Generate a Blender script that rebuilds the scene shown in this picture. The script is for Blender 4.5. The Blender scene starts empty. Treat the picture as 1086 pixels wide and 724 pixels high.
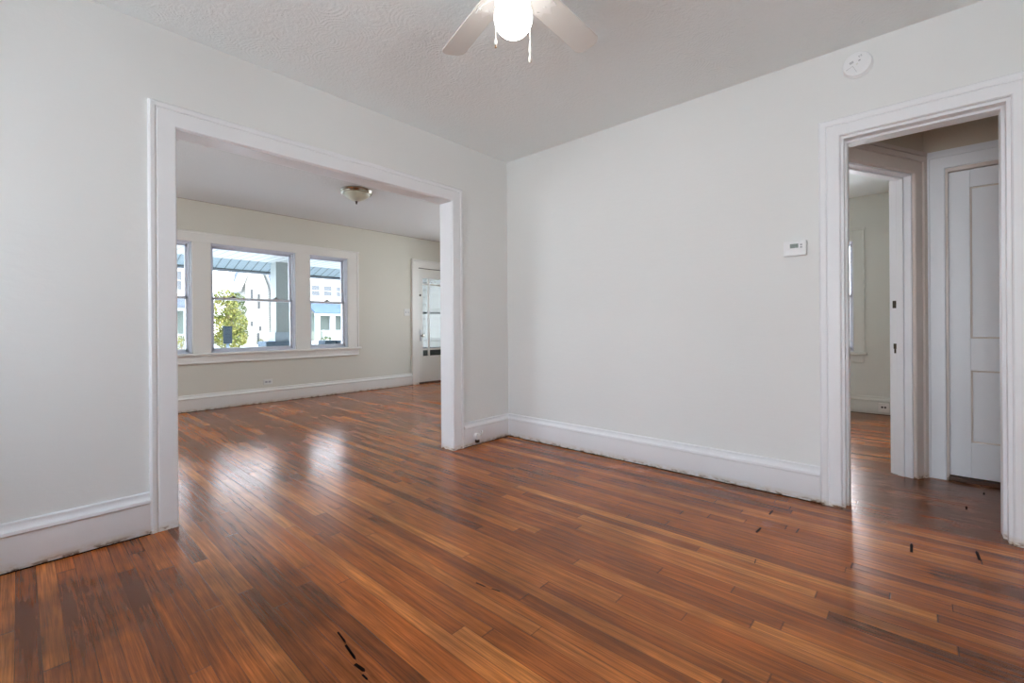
import bpy, bmesh, math, random
from mathutils import Vector, Matrix
random.seed(7)
SC = bpy.context.scene
COL = SC.collection

# ------------------------------------------------------------------ camera, world, sun, added window fill lamps, exposure
YAW, ROLL = 0.8341, -0.0065
cam_d = bpy.data.cameras.new('camera'); cam = bpy.data.objects.new('camera', cam_d); COL.objects.link(cam)
cam_d.sensor_width = 36; cam_d.lens = 474.757 / 1086 * 36
cam_d.shift_y = -(362 - 345.77) / 1086
cam_d.clip_start = 0.02; cam_d.clip_end = 400
Fw = Vector((-math.cos(YAW), math.sin(YAW), 0)); Rt = Vector((Fw.y, -Fw.x, 0)); Up = Vector((0, 0, 1))
rx = Rt * math.cos(ROLL) + Up * math.sin(ROLL); ry = -Rt * math.sin(ROLL) + Up * math.cos(ROLL)
M = Matrix((rx, ry, -Fw)).transposed().to_4x4(); M.translation = Vector((2.843, -3.0761, 1.02))
cam.matrix_world = M
SC.camera = cam

SC.view_settings.view_transform = 'Standard'; SC.view_settings.look = 'None'
SC.view_settings.exposure = 0.07; SC.view_settings.gamma = 1.0; SC.view_settings.use_curve_mapping = False
SC.cycles.max_bounces = 14; SC.cycles.diffuse_bounces = 8; SC.cycles.glossy_bounces = 4
SC.cycles.transparent_max_bounces = 16; SC.cycles.sample_clamp_indirect = 20
SC.cycles.use_denoising = True

world = bpy.data.worlds.new('sky'); SC.world = world; world.use_nodes = True
wn = world.node_tree; wn.nodes.clear()
_o = wn.nodes.new('ShaderNodeOutputWorld'); _b = wn.nodes.new('ShaderNodeBackground')
_tc = wn.nodes.new('ShaderNodeTexCoord'); _sx = wn.nodes.new('ShaderNodeSeparateXYZ'); _cr = wn.nodes.new('ShaderNodeValToRGB')
wn.links.new(_tc.outputs['Generated'], _sx.inputs[0]); wn.links.new(_sx.outputs['Z'], _cr.inputs[0])
_cr.color_ramp.elements[0].position = 0.0; _cr.color_ramp.elements[0].color = (0.86, 0.93, 1.0, 1)
_cr.color_ramp.elements[1].position = 0.6; _cr.color_ramp.elements[1].color = (0.60, 0.78, 1.0, 1)
wn.links.new(_cr.outputs[0], _b.inputs[0]); wn.links.new(_b.outputs[0], _o.inputs[0])
_b.inputs[1].default_value = 8.5

sd = bpy.data.lights.new('sun', 'SUN'); sd.energy = 7.0; sd.angle = 0.01; sd.color = (1, 0.95, 0.86)
sun = bpy.data.objects.new('sun', sd); COL.objects.link(sun)
sun.rotation_euler = Vector((-0.80, 0.02, -0.60)).to_track_quat('-Z', 'Y').to_euler()

def fill_light(name, loc, to, sx, sy, power, color):
    """added area lamp outside a window, standing in for daylight"""
    l = bpy.data.lights.new(name, 'AREA'); l.shape = 'RECTANGLE'; l.size = sx; l.size_y = sy; l.energy = power; l.color = color
    o = bpy.data.objects.new(name, l); COL.objects.link(o); o.location = loc
    o.rotation_euler = Vector(to).to_track_quat('-Z', 'Y').to_euler()
FILL_TINT = (0.86, 0.945, 1.0)
fill_light('fill_dining', (2.2, -4.98, 1.3), (0, 1, 0.03), 4.4, 2.4, 42, FILL_TINT)  # fill lamp added outside the unseen dining windows
fill_light('fill_living', (-2.1, -4.98, 1.3), (0, 1, 0.03), 2.4, 2.0, 25, FILL_TINT)  # fill lamp added outside the unseen rear living room window
fill_light('fill_living_end', (-2.0, 3.48, 1.35), (0, -1, 0), 2.2, 1.7, 5, FILL_TINT)  # weak fill lamp added outside the unseen end window
fill_light('fill_bedroom', (1.25, 3.95, 1.35), (0, -1, 0), 2.5, 1.6, 56, (0.90, 0.95, 1.0))  # fill lamp added outside both bedroom windows
SC.cycles.use_adaptive_sampling = False

# ------------------------------------------------------------------ materials
class NT:
    def __init__(s, name):
        s.m = bpy.data.materials.new(name); s.m.use_nodes = True; s.t = s.m.node_tree; s.t.nodes.clear()
        s.out = s.n('ShaderNodeOutputMaterial')
    def n(s, typ, **kw):
        nd = s.t.nodes.new(typ)
        for k, v in kw.items(): setattr(nd, k, v)
        return nd
    def put(s, sock, v):
        if isinstance(v, bpy.types.NodeSocket): s.t.links.new(v, sock)
        else: sock.default_value = v
    def math(s, op, a, b=None, c=None):
        nd = s.n('ShaderNodeMath', operation=op); s.put(nd.inputs[0], a)
        if b is not None: s.put(nd.inputs[1], b)
        if c is not None: s.put(nd.inputs[2], c)
        return nd.outputs[0]
    def xyz(s, x, y, z):
        nd = s.n('ShaderNodeCombineXYZ')
        for i, v in enumerate((x, y, z)): s.put(nd.inputs[i], v)
        return nd.outputs[0]
    def pos(s):
        g = s.n('ShaderNodeNewGeometry'); sp = s.n('ShaderNodeSeparateXYZ'); s.t.links.new(g.outputs['Position'], sp.inputs[0])
        return g.outputs['Position'], sp.outputs[0], sp.outputs[1], sp.outputs[2]
    def noise(s, vec, scale, detail=3, rough=0.5, dist=0.0):
        nd = s.n('ShaderNodeTexNoise'); s.put(nd.inputs['Vector'], vec)
        nd.inputs['Scale'].default_value = scale; nd.inputs['Detail'].default_value = detail
        nd.inputs['Roughness'].default_value = rough; nd.inputs['Distortion'].default_value = dist
        return nd.outputs[0]
    def ramp(s, fac, stops):
        nd = s.n('ShaderNodeValToRGB'); s.put(nd.inputs[0], fac); e = nd.color_ramp.elements
        while len(e) < len(stops): e.new(0.5)
        for i, (p, c) in enumerate(stops):
            e[i].position = p; e[i].color = (*c, 1) if len(c) == 3 else c
        return nd.outputs[0]
    def mapr(s, v, a, b, c, d, clamp=True):
        nd = s.n('ShaderNodeMapRange'); nd.clamp = clamp; s.put(nd.inputs[0], v)
        for i, x in enumerate((a, b, c, d)): nd.inputs[i + 1].default_value = x
        return nd.outputs[0]
    def mix(s, fac, a, b, blend='MIX'):
        nd = s.n('ShaderNodeMix', data_type='RGBA', blend_type=blend); s.put(nd.inputs[0], fac)
        for sock, v in ((nd.inputs[6], a), (nd.inputs[7], b)):
            s.put(sock, (*v, 1) if isinstance(v, tuple) and len(v) == 3 else v)
        return nd.outputs[2]
    def bump(s, hgt, strength, dist):
        nd = s.n('ShaderNodeBump'); s.put(nd.inputs['Height'], hgt); nd.inputs['Strength'].default_value = strength; nd.inputs['Distance'].default_value = dist
        return nd.outputs[0]
    def principled(s, color, rough=0.5, metal=0.0, normal=None, spec=0.5, **kw):
        b = s.n('ShaderNodeBsdfPrincipled')
        s.put(b.inputs['Base Color'], (*color, 1) if isinstance(color, tuple) and len(color) == 3 else color)
        s.put(b.inputs['Roughness'], rough); b.inputs['Metallic'].default_value = metal
        s.put(b.inputs['Specular IOR Level'], spec)
        if normal is not None: s.t.links.new(normal, b.inputs['Normal'])
        for k, v in kw.items(): s.put(b.inputs[k.replace('_', ' ')], v)
        s.t.links.new(b.outputs[0], s.out.inputs[0])
        return s.m

def flat(name, color, rough=0.5, metal=0.0, spec=0.5, var=0.04, scale=8, bump=0.0):
    t = NT(name); p, x, y, z = t.pos(); n = t.noise(p, scale, 4)
    c = t.mix(t.mapr(n, 0.3, 0.7, 0, 1), tuple(v * (1 - var) for v in color), tuple(min(1, v * (1 + var)) for v in color))
    nr = t.bump(n, bump, 0.01) if bump else None
    return t.principled(c, rough, metal, nr, spec)

def wall_mat(name, color, streak=0.25):
    """brush-painted plaster: faint lumps and patches"""
    t = NT(name); p, x, y, z = t.pos()
    big = t.noise(p, 1.3, 3); fine = t.noise(p, 38, 4, 0.6); lump = t.noise(t.xyz(t.math('MULTIPLY', x, 9), t.math('MULTIPLY', y, 9), t.math('MULTIPLY', z, 22)), 1, 4, 0.55, 0.5)
    c = t.mix(t.mapr(big, 0.3, 0.7, 0, 1), tuple(v * 0.975 for v in color), color)
    h = t.math('ADD', t.math('MULTIPLY', lump, 0.8), t.math('MULTIPLY', fine, 0.25))
    return t.principled(c, 0.62, 0, t.bump(h, streak, 0.006), 0.3)

def trim_mat(name, color, wear=True, rough=0.38):
    """gloss white paint, chipped and yellowed just over the floor"""
    t = NT(name); p, x, y, z = t.pos()
    n = t.noise(p, 3, 3); c = t.mix(t.mapr(n, 0.3, 0.7, 0, 1), tuple(v * 0.97 for v in color), color)
    if wear:
        chip = t.noise(t.xyz(t.math('MULTIPLY', x, 22), t.math('MULTIPLY', y, 22), t.math('MULTIPLY', z, 50)), 1, 4, 0.6)
        near = t.mapr(z, 0.0, 0.045, 1.0, 0.0)
        yel = t.math('MULTIPLY', near, t.mapr(chip, 0.34, 0.55, 0, 1))
        c = t.mix(t.math('MULTIPLY', yel, 0.75), c, (0.60, 0.48, 0.33))
        low = t.mapr(z, 0.004, 0.024, 1.0, 0.0)
        brown = t.math('MULTIPLY', low, t.mapr(chip, 0.52, 0.60, 0, 1))
        c = t.mix(brown, c, (0.16, 0.075, 0.03))
    return t.principled(c, rough, 0, t.bump(t.noise(p, 30, 3), 0.06, 0.004), 0.5)

def ceiling_mat(name, color):
    """swirled plaster"""
    t = NT(name); p, x, y, z = t.pos()
    v = t.n('ShaderNodeTexVoronoi'); v.inputs['Scale'].default_value = 5.5
    wob = t.noise(p, 4, 3); 
    t.put(v.inputs['Vector'], p)
    arcs = t.math('SINE', t.math('ADD', t.math('MULTIPLY', v.outputs['Distance'], 70), t.math('MULTIPLY', wob, 14)))
    fine = t.noise(p, 55, 4, 0.65)
    soft = t.mapr(t.noise(p, 2.3, 2), 0.45, 0.65, 0.0, 0.10)
    h = t.math('ADD', t.math('MULTIPLY', arcs, soft), t.math('ADD', t.math('MULTIPLY', fine, 0.7), t.math('MULTIPLY', t.noise(p, 17, 3, 0.6, 1.2), 0.6)))
    return t.principled(color, 0.8, 0, t.bump(h, 0.62, 0.008), 0.2)

def floor_mat():
    t = NT('oak_strip_floor'); p, x, y, z = t.pos()
    w = 0.0572
    vv = t.math('DIVIDE', y, w); row = t.math('FLOOR', vv); fv = t.math('FRACT', vv)
    wn1 = t.n('ShaderNodeTexWhiteNoise', noise_dimensions='1D'); t.put(wn1.inputs['W'], row)
    uu = t.math('ADD', t.math('DIVIDE', x, 1.35), t.math('MULTIPLY', wn1.outputs['Value'], 17.3))
    wob = t.math('MULTIPLY', t.math('SINE', t.math('MULTIPLY', uu, 2.1)), 0.22)
    uu = t.math('ADD', uu, wob)
    colm = t.math('FLOOR', uu); fu = t.math('FRACT', uu)
    wn2 = t.n('ShaderNodeTexWhiteNoise', noise_dimensions='2D'); t.put(wn2.inputs['Vector'], t.xyz(row, colm, 0.0))
    rid = wn2.outputs['Value']; sp = t.n('ShaderNodeSeparateColor'); t.t.links.new(wn2.outputs['Color'], sp.inputs[0])
    base = t.ramp(rid, [(0.0, (0.170, 0.042, 0.0090)), (0.15, (0.255, 0.066, 0.0130)), (0.5, (0.375, 0.094, 0.0145)), (0.85, (0.470, 0.150, 0.032)), (1.0, (0.60, 0.220, 0.055))])
    # fine pores along the board, and the broad cathedral figure
    g = t.noise(t.xyz(t.math('ADD', t.math('MULTIPLY', x, 6.0), t.math('MULTIPLY', rid, 61)), t.math('ADD', t.math('MULTIPLY', y, 240), t.math('MULTIPLY', sp.outputs[1], 37)), t.math('MULTIPLY', sp.outputs[2], 19)), 1, 5, 0.6, 0.3)
    g2 = t.noise(t.xyz(t.math('ADD', t.math('MULTIPLY', x, 1.7), t.math('MULTIPLY', rid, 23)), t.math('ADD', t.math('MULTIPLY', y, 48), t.math('MULTIPLY', sp.outputs[0], 51)), t.math('MULTIPLY', rid, 7)), 1, 4, 0.6, 0.4)
    wv = t.n('ShaderNodeTexWave', wave_type='BANDS', bands_direction='Y'); wv.inputs['Scale'].default_value = 1.0
    wv.inputs['Distortion'].default_value = 14.0; wv.inputs['Detail'].default_value = 3; wv.inputs['Detail Scale'].default_value = 0.8
    t.put(wv.inputs['Vector'], t.xyz(t.math('ADD', t.math('MULTIPLY', x, 1.6), t.math('MULTIPLY', rid, 40)), t.math('ADD', t.math('MULTIPLY', y, 9), t.math('MULTIPLY', sp.outputs[0], 30)), t.math('MULTIPLY', rid, 11)))
    mul = t.math('MULTIPLY', t.math('MULTIPLY', t.mapr(g, 0.32, 0.68, 0.62, 1.36), t.mapr(g2, 0.32, 0.68, 0.80, 1.18)), t.mapr(wv.outputs['Fac'], 0, 1, 0.84, 1.12))
    c = t.mix(1.0, base, t.xyz(mul, mul, mul), 'MULTIPLY')
    # patchy finish, dark water stains, darker hall floor, low light painted at near left
    patch = t.noise(p, 1.15, 4, 0.6, 0.4)
    pm = t.mapr(patch, 0.33, 0.66, 0.58, 1.22)
    c = t.mix(1.0, c, t.xyz(pm, pm, pm), 'MULTIPLY')
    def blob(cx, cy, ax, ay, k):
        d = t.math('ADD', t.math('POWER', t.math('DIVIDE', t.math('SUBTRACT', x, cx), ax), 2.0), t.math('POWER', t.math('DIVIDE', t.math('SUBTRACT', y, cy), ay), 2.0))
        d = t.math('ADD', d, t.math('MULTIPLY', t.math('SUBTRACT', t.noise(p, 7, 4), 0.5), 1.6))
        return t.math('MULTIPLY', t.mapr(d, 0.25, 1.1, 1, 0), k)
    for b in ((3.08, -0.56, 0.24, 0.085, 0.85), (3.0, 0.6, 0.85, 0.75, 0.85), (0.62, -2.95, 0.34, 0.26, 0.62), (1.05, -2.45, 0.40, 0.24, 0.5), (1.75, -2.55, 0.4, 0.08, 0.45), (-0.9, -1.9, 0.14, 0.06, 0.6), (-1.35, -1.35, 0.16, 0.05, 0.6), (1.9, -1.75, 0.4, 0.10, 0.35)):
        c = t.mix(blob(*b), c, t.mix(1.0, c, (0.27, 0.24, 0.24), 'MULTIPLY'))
    gapv = t.math('MAXIMUM', t.mapr(fv, 0.0, 0.028, 1, 0), t.mapr(fv, 0.972, 1.0, 0, 1))
    gapu = t.math('MAXIMUM', t.mapr(fu, 0.0, 0.0028, 1, 0), t.mapr(fu, 0.9972, 1.0, 0, 1))
    gap = t.math('MAXIMUM', gapv, gapu)
    c = t.mix(t.math('MULTIPLY', gap, 0.75), c, (0.016, 0.007, 0.004))
    rgh = t.math('ADD', t.mapr(patch, 0.3, 0.7, 0.16, 0.24), t.mapr(g, 0.3, 0.7, 0.05, 0.0))
    rgh = t.math('ADD', rgh, blob(3.0, 0.75, 0.9, 0.75, 0.03))
    h = t.math('SUBTRACT', t.math('ADD', t.math('MULTIPLY', g, 0.5), t.math('MULTIPLY', t.noise(t.xyz(t.math('MULTIPLY', x, 5), t.math('MULTIPLY', y, 22), rid), 1, 3), 0.9)), t.math('MULTIPLY', gap, 0.8))
    tilt = t.math('ADD', t.math('MULTIPLY', fv, t.math('SUBTRACT', sp.outputs[0], 0.5)), t.math('MULTIPLY', sp.outputs[1], 0.2))
    h = t.math('ADD', h, t.math('MULTIPLY', tilt, 0.8))
    return t.principled(c, rgh, 0, t.bump(h, 0.33, 0.0011), 0.5, IOR=1.85, Specular_Tint=(1.0, 0.47, 0.24, 1))

def glass_mat(name, tint=(1, 1, 1), refl=1.0):
    t = NT(name); tr = t.n('ShaderNodeBsdfTransparent'); tr.inputs[0].default_value = (*tint, 1)
    gl = t.n('ShaderNodeBsdfGlossy'); gl.inputs['Roughness'].default_value = 0.01
    fr = t.n('ShaderNodeFresnel'); fr.inputs[0].default_value = 1.25
    mx = t.n('ShaderNodeMixShader'); t.t.links.new(fr.outputs[0], mx.inputs[0]); t.t.links.new(tr.outputs[0], mx.inputs[1]); t.t.links.new(gl.outputs[0], mx.inputs[2])
    t.t.links.new(mx.outputs[0], t.out.inputs[0]); return t.m

def lap_mat(name, color, pitch, rough=0.6):
    """horizontal lap siding: a dark line and a slope to each course"""
    t = NT(name); p, x, y, z = t.pos(); f = t.math('FRACT', t.math('DIVIDE', z, pitch))
    line = t.mapr(f, 0.10, 0.24, 1, 0)
    c = t.mix(t.math('MULTIPLY', line, 0.7), color, tuple(v * 0.45 for v in color))
    return t.principled(c, rough, 0, t.bump(f, 0.6, 0.02), 0.3)

def slat_mat(name, color, pitch):
    t = NT(name); p, x, y, z = t.pos(); f = t.math('FRACT', t.math('DIVIDE', y, pitch))
    c = t.mix(t.math('MULTIPLY', t.mapr(f, 0.08, 0.18, 1, 0), 0.85), color, tuple(v * 0.3 for v in color))
    return t.principled(c, 0.6, 0, t.bump(t.mapr(f, 0, 0.1, 0, 1), 0.5, 0.01), 0.3)

def emit_mat(name, color, s):
    t = NT(name); e = t.n('ShaderNodeEmission'); e.inputs[0].default_value = (*color, 1); e.inputs[1].default_value = s
    t.t.links.new(e.outputs[0], t.out.inputs[0]); return t.m

def leaf_mat(name, a, b):
    t = NT(name); p, x, y, z = t.pos(); n = t.noise(p, 2.2, 4)
    return t.principled(t.mix(t.mapr(n, 0.35, 0.65, 0, 1), a, b), 0.6, 0, None, 0.3, Transmission_Weight=0.0)

m_wall = wall_mat('white_wall_paint', (0.79, 0.79, 0.77))
m_cream = wall_mat('cream_wall_paint', (0.69, 0.665, 0.575), 0.12)
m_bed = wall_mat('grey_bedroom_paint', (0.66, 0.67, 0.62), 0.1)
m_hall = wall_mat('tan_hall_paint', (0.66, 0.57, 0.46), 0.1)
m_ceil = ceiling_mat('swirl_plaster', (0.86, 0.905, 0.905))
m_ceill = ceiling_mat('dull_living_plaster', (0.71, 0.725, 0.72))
m_trim = trim_mat('white_gloss_trim', (0.84, 0.84, 0.85))
m_trimc = trim_mat('cream_gloss_trim', (0.82, 0.80, 0.745))
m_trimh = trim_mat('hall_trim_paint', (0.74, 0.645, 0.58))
m_door = trim_mat('white_door_paint', (0.86, 0.86, 0.88), False)
m_doorc = trim_mat('cream_door_paint', (0.80, 0.79, 0.73), False)
m_floor = floor_mat()
m_dark = flat('dark_gap_wood', (0.012, 0.006, 0.004), 1.0, spec=0.0)
m_thresh = flat('brown_threshold_wood', (0.075, 0.033, 0.017), 0.45)
m_vinyl = flat('grey_white_vinyl', (0.66, 0.68, 0.74), 0.4)
m_lock = flat('brown_sash_lock', (0.16, 0.14, 0.12), 0.4, 0.3)
m_glass = glass_mat('window_glass')
m_plastic = flat('white_plastic', (0.84, 0.84, 0.84), 0.4, var=0.01)
m_plasticd = flat('off_white_plastic', (0.74, 0.73, 0.69), 0.45, var=0.01)
m_grey = flat('grey_plastic', (0.42, 0.42, 0.43), 0.5, var=0.01)
m_dkplastic = flat('dark_slot', (0.03, 0.03, 0.03), 0.5)
m_lcd = flat('green_grey_screen', (0.21, 0.25, 0.215), 0.25, var=0.06)
m_lcdd = flat('screen_digits', (0.10, 0.125, 0.11), 0.3)
m_nickel = flat('brushed_nickel', (0.36, 0.35, 0.34), 0.45, 1.0)
m_bronze = flat('aged_nickel_rim', (0.42, 0.38, 0.32), 0.22, 1.0)
m_bronzed = flat('dark_bronze', (0.07, 0.055, 0.04), 0.35, 0.8)
m_shade = flat('alabaster_glass', (0.60, 0.59, 0.46), 0.3, var=0.1, scale=14)
m_fan = flat('white_fan_enamel', (0.82, 0.81, 0.79), 0.35, var=0.015)
m_blade = flat('white_fan_blade', (0.76, 0.745, 0.71), 0.42, var=0.02)
m_globe = emit_mat('lit_opal_globe', (1.0, 0.97, 0.92), 15.0)
m_fob = flat('white_chain_bead', (0.86, 0.84, 0.78), 0.35)
m_wood = flat('small_wood_tip', (0.30, 0.16, 0.07), 0.5)
m_porchc = slat_mat('porch_ceiling_boards', (0.50, 0.50, 0.485), 0.16)
m_soffit = slat_mat('blue_grey_soffit_boards', (0.21, 0.255, 0.28), 0.16)
m_porchw = flat('pale_blue_porch_paint', (0.28, 0.33, 0.38), 0.6)
m_pillar = flat('grey_green_pillar_paint', (0.265, 0.285, 0.28), 0.65, bump=0.1, scale=25)
m_stone = flat('blue_grey_block', (0.07, 0.10, 0.13), 0.8, var=0.2, scale=6, bump=0.3)
m_gutter = flat('grey_blue_gutter', (0.20, 0.22, 0.25), 0.5)
m_lap = lap_mat('cream_lap_siding', (0.30, 0.292, 0.262), 0.17)
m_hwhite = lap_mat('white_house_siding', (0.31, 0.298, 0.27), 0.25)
m_hshade = flat('porch_shade_green_wall', (0.15, 0.175, 0.15), 0.7)  # shade under the porch is put into this wall colour
m_hroof = flat('blue_grey_shingles', (0.05, 0.08, 0.135), 0.8, var=0.15, scale=3)
m_groof = flat('grey_shingles', (0.07, 0.08, 0.10), 0.8, var=0.15, scale=3)
m_hwin = flat('dark_house_glass', (0.025, 0.033, 0.045), 0.25)
m_hwin2 = flat('grey_house_glass', (0.06, 0.065, 0.072), 0.3)
m_hwood = flat('white_house_trim', (0.34, 0.34, 0.335), 0.6)
m_lawn = flat('pale_ground', (0.58, 0.58, 0.54), 0.9, var=0.3, scale=2, bump=0.3)
m_road = flat('grey_asphalt', (0.30, 0.30, 0.31), 0.9)
m_porchf = flat('grey_porch_floor', (0.74, 0.74, 0.74), 0.7)
m_leafy = leaf_mat('yellow_green_leaves', (0.060, 0.080, 0.010), (0.20, 0.18, 0.045))
m_leafg = leaf_mat('green_leaves', (0.018, 0.035, 0.006), (0.075, 0.088, 0.018))
m_bark = flat('grey_bark', (0.16, 0.12, 0.09), 0.9, var=0.3, scale=12)
m_box = flat('dark_blue_grey_metal', (0.014, 0.019, 0.024), 0.9, spec=0.05)
m_brown = flat('shaded_rim_wood', (0.5, 0.46, 0.42), 0.6)
m_stormdark = flat('dark_green_storm_panel', (0.045, 0.055, 0.05), 0.5)

# ------------------------------------------------------------------ mesh helpers
class MB:
    def __init__(s): s.v = []; s.f = []; s.sm = []
    def add(s, verts, faces, smooth=False):
        o = len(s.v); s.v += [tuple(v) for v in verts]; s.f += [tuple(i + o for i in f) for f in faces]; s.sm += [smooth] * len(faces); return s
    def box(s, lo, hi, xf=None):
        (a, b, c), (d, e, f) = lo, hi
        a, d = min(a, d), max(a, d); b, e = min(b, e), max(b, e); c, f = min(c, f), max(c, f)
        vs = [(a, b, c), (d, b, c), (d, e, c), (a, e, c), (a, b, f), (d, b, f), (d, e, f), (a, e, f)]
        if xf: vs = [xf(*v) for v in vs]
        return s.add(vs, [(0, 3, 2, 1), (4, 5, 6, 7), (0, 1, 5, 4), (1, 2, 6, 5), (2, 3, 7, 6), (3, 0, 4, 7)])
    def prism(s, poly, lo, hi, xf):
        """poly of (a, b); extruded along c from lo to hi; xf(a, b, c) -> point"""
        n = len(poly); vs = [xf(a, b, lo) for a, b in poly] + [xf(a, b, hi) for a, b in poly]
        return s.add(vs, [tuple(range(n - 1, -1, -1)), tuple(range(n, 2 * n))] + [(i, (i + 1) % n, n + (i + 1) % n, n + i) for i in range(n)])
    def lathe(s, prof, c, ax='z', seg=32, xf=None):
        vs, fs = [], []; n = len(prof)
        for k in range(seg):
            a = 2 * math.pi * k / seg; ca, sa = math.cos(a), math.sin(a)
            for r, z in prof:
                p = (r * ca, r * sa, z) if ax == 'z' else ((z, r * ca, r * sa) if ax == 'x' else (r * ca, z, r * sa))
                p = (p[0] + c[0], p[1] + c[1], p[2] + c[2]); vs.append(xf(*p) if xf else p)
        for k in range(seg):
            k2 = (k + 1) % seg
            for i in range(n - 1): fs.append((k * n + i, k2 * n + i, k2 * n + i + 1, k * n + i + 1))
        if prof[0][0] > 1e-6: fs.append(tuple(k * n for k in range(seg)))
        if prof[-1][0] > 1e-6: fs.append(tuple(k * n + n - 1 for k in range(seg)))
        return s.add(vs, fs, True)
    def tube(s, pts, r, seg=8):
        pts = [Vector(p) for p in pts]; vs, fs = [], []
        for i, p in enumerate(pts):
            d = (pts[min(i + 1, len(pts) - 1)] - pts[max(i - 1, 0)]).normalized()
            u = d.cross(Vector((0, 0, 1)) if abs(d.z) < 0.9 else Vector((1, 0, 0))).normalized(); w = d.cross(u)
            vs += [p + (u * math.cos(2 * math.pi * k / seg) + w * math.sin(2 * math.pi * k / seg)) * r for k in range(seg)]
        for i in range(len(pts) - 1):
            for k in range(seg): fs.append((i * seg + k, i * seg + (k + 1) % seg, (i + 1) * seg + (k + 1) % seg, (i + 1) * seg + k))
        fs += [tuple(range(seg)), tuple((len(pts) - 1) * seg + k for k in range(seg))]
        return s.add(vs, fs, True)
    def sweep(s, path, prof, xf):
        """profile (outward a, proud b) swept with mitres along a path of (u, z) in a wall plane; xf(u, b, z)"""
        n, m = len(path), len(prof); vs, fs = [], []
        dirs = [Vector((path[i + 1][0] - path[i][0], path[i + 1][1] - path[i][1])).normalized() for i in range(n - 1)]
        nor = [Vector((-d.y, d.x)) for d in dirs]
        for i in range(n):
            if i == 0: o = nor[0]
            elif i == n - 1: o = nor[-1]
            else:
                b = (nor[i - 1] + nor[i]); o = b / (1 + nor[i - 1].dot(nor[i]))
            for a, bb in prof: vs.append(xf(path[i][0] + o.x * a, bb, path[i][1] + o.y * a))
        for i in range(n - 1):
            for k in range(m): fs.append((i * m + k, i * m + (k + 1) % m, (i + 1) * m + (k + 1) % m, (i + 1) * m + k))
        fs += [tuple(range(m)), tuple((n - 1) * m + k for k in range(m))]
        return s.add(vs, fs)
    def build(s, name, mat, parent=None, bevel=0.0, origin=None):
        me = bpy.data.meshes.new(name)
        off = Vector(origin) if origin else Vector((0, 0, 0))
        me.from_pydata([Vector(v) - off for v in s.v], [], s.f); me.materials.append(mat)
        bm = bmesh.new(); bm.from_mesh(me); bmesh.ops.recalc_face_normals(bm, faces=bm.faces); bm.to_mesh(me); bm.free()
        me.polygons.foreach_set('use_smooth', s.sm); me.set_sharp_from_angle(angle=math.radians(38))
        o = bpy.data.objects.new(name, me); COL.objects.link(o)
        if parent: o.parent = parent
        if origin: o.location = off
        if bevel:
            b = o.modifiers.new('bevel', 'BEVEL'); b.width = bevel; b.segments = 2; b.limit_method = 'ANGLE'; b.harden_normals = False
        return o

def struct(o, label, cat):
    o['kind'] = 'structure'; o['label'] = label; o['category'] = cat; return o
def thing(o, label, cat, group=None):
    o['label'] = label; o['category'] = cat
    if group: o['group'] = group
    return o
def empty(name, loc, rz=0):
    o = bpy.data.objects.new(name, None); o.empty_display_size = 0.1; COL.objects.link(o); o.location = loc; o.rotation_euler = (0, 0, rz); return o
def kid(o): o['kind'] = 'structure'; return o

H, H2 = 2.547, 2.594
XF = -3.737     # inner face of the living room's window wall
XO = -3.93      # its outer face

# ------------------------------------------------------------------ floor, ceilings, walls
b = MB().box((XO, -4.6, -0.12), (4.36, 3.62, 0.0))
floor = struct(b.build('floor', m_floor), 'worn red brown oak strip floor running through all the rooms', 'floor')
b = MB()
def floor_mark(x, y, l, w_, a):
    ca, sa = math.cos(a), math.sin(a)
    poly = [(-l / 2, -w_ / 2), (l * 0.35, -w_ / 2), (l / 2, 0), (l * 0.3, w_ / 2), (-l / 2, w_ * 0.4)]
    b.prism(poly, 0.0002, 0.0012, lambda p, q, z: (x + p * ca - q * sa, y + p * sa + q * ca, z))
for x, y, l, w_, a in ((2.247, -0.335, 0.075, 0.009, 1.55), (2.252, -0.61, 0.075, 0.010, 1.52), (2.397, -0.49, 0.06, 0.006, 1.53), (2.318, -0.945, 0.04, 0.004, 1.7), (2.816, -0.35, 0.11, 0.011, 1.57),
                       (3.033, -0.25, 0.105, 0.011, 1.6), (3.036, 0.44, 0.06, 0.008, 1.52), (3.13, 0.80, 0.05, 0.008, 1.5), (1.56, -1.854, 0.05, 0.006, 0.1), (1.63, -1.84, 0.04, 0.005, 0.2),
                       (1.435, -2.366, 0.07, 0.006, -0.1), (1.52, -2.380, 0.085, 0.008, -0.12), (1.60, -2.393, 0.05, 0.011, 0.1), (1.645, -2.402, 0.03, 0.006, 0.0)):
    floor_mark(x, y, l, w_, a)
kid(b.build('floor_gouge', m_dark, floor))

struct(MB().box((0, -4.6, H), (4.36, 0.14, H + 0.15)).build('ceiling', m_ceil), 'white swirl plaster ceiling over the empty dining room', 'ceiling')
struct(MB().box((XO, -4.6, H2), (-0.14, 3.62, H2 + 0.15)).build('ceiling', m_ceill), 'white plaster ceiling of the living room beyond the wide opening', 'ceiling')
struct(MB().box((0, 0.14, 2.49), (4.36, 3.62, 2.64)).build('ceiling', m_ceil), 'dim white ceiling of the bedroom and small hall', 'ceiling')

# wall with the wide cased opening
b = MB()
b.box((-0.14, -4.4, 0), (0, -2.535, H2 + 0.05)); b.box((-0.14, -0.67, 0), (0, 3.45, H2 + 0.05)); b.box((-0.14, -2.535, 2.06), (0, -0.67, H2 + 0.05))
struct(b.build('wall_left', m_wall), 'white plaster wall with the wide cased opening to the living room', 'wall')
# wall with the narrow doorway
b = MB()
b.box((0, 0, 0), (2.526, 0.14, H)); b.box((3.166, 0, 0), (4.2, 0.14, H)); b.box((2.526, 0, 2.065), (3.166, 0.14, H))
struct(b.build('wall_right', m_wall), 'long white plaster wall with thermostat and narrow doorway', 'wall')
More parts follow.
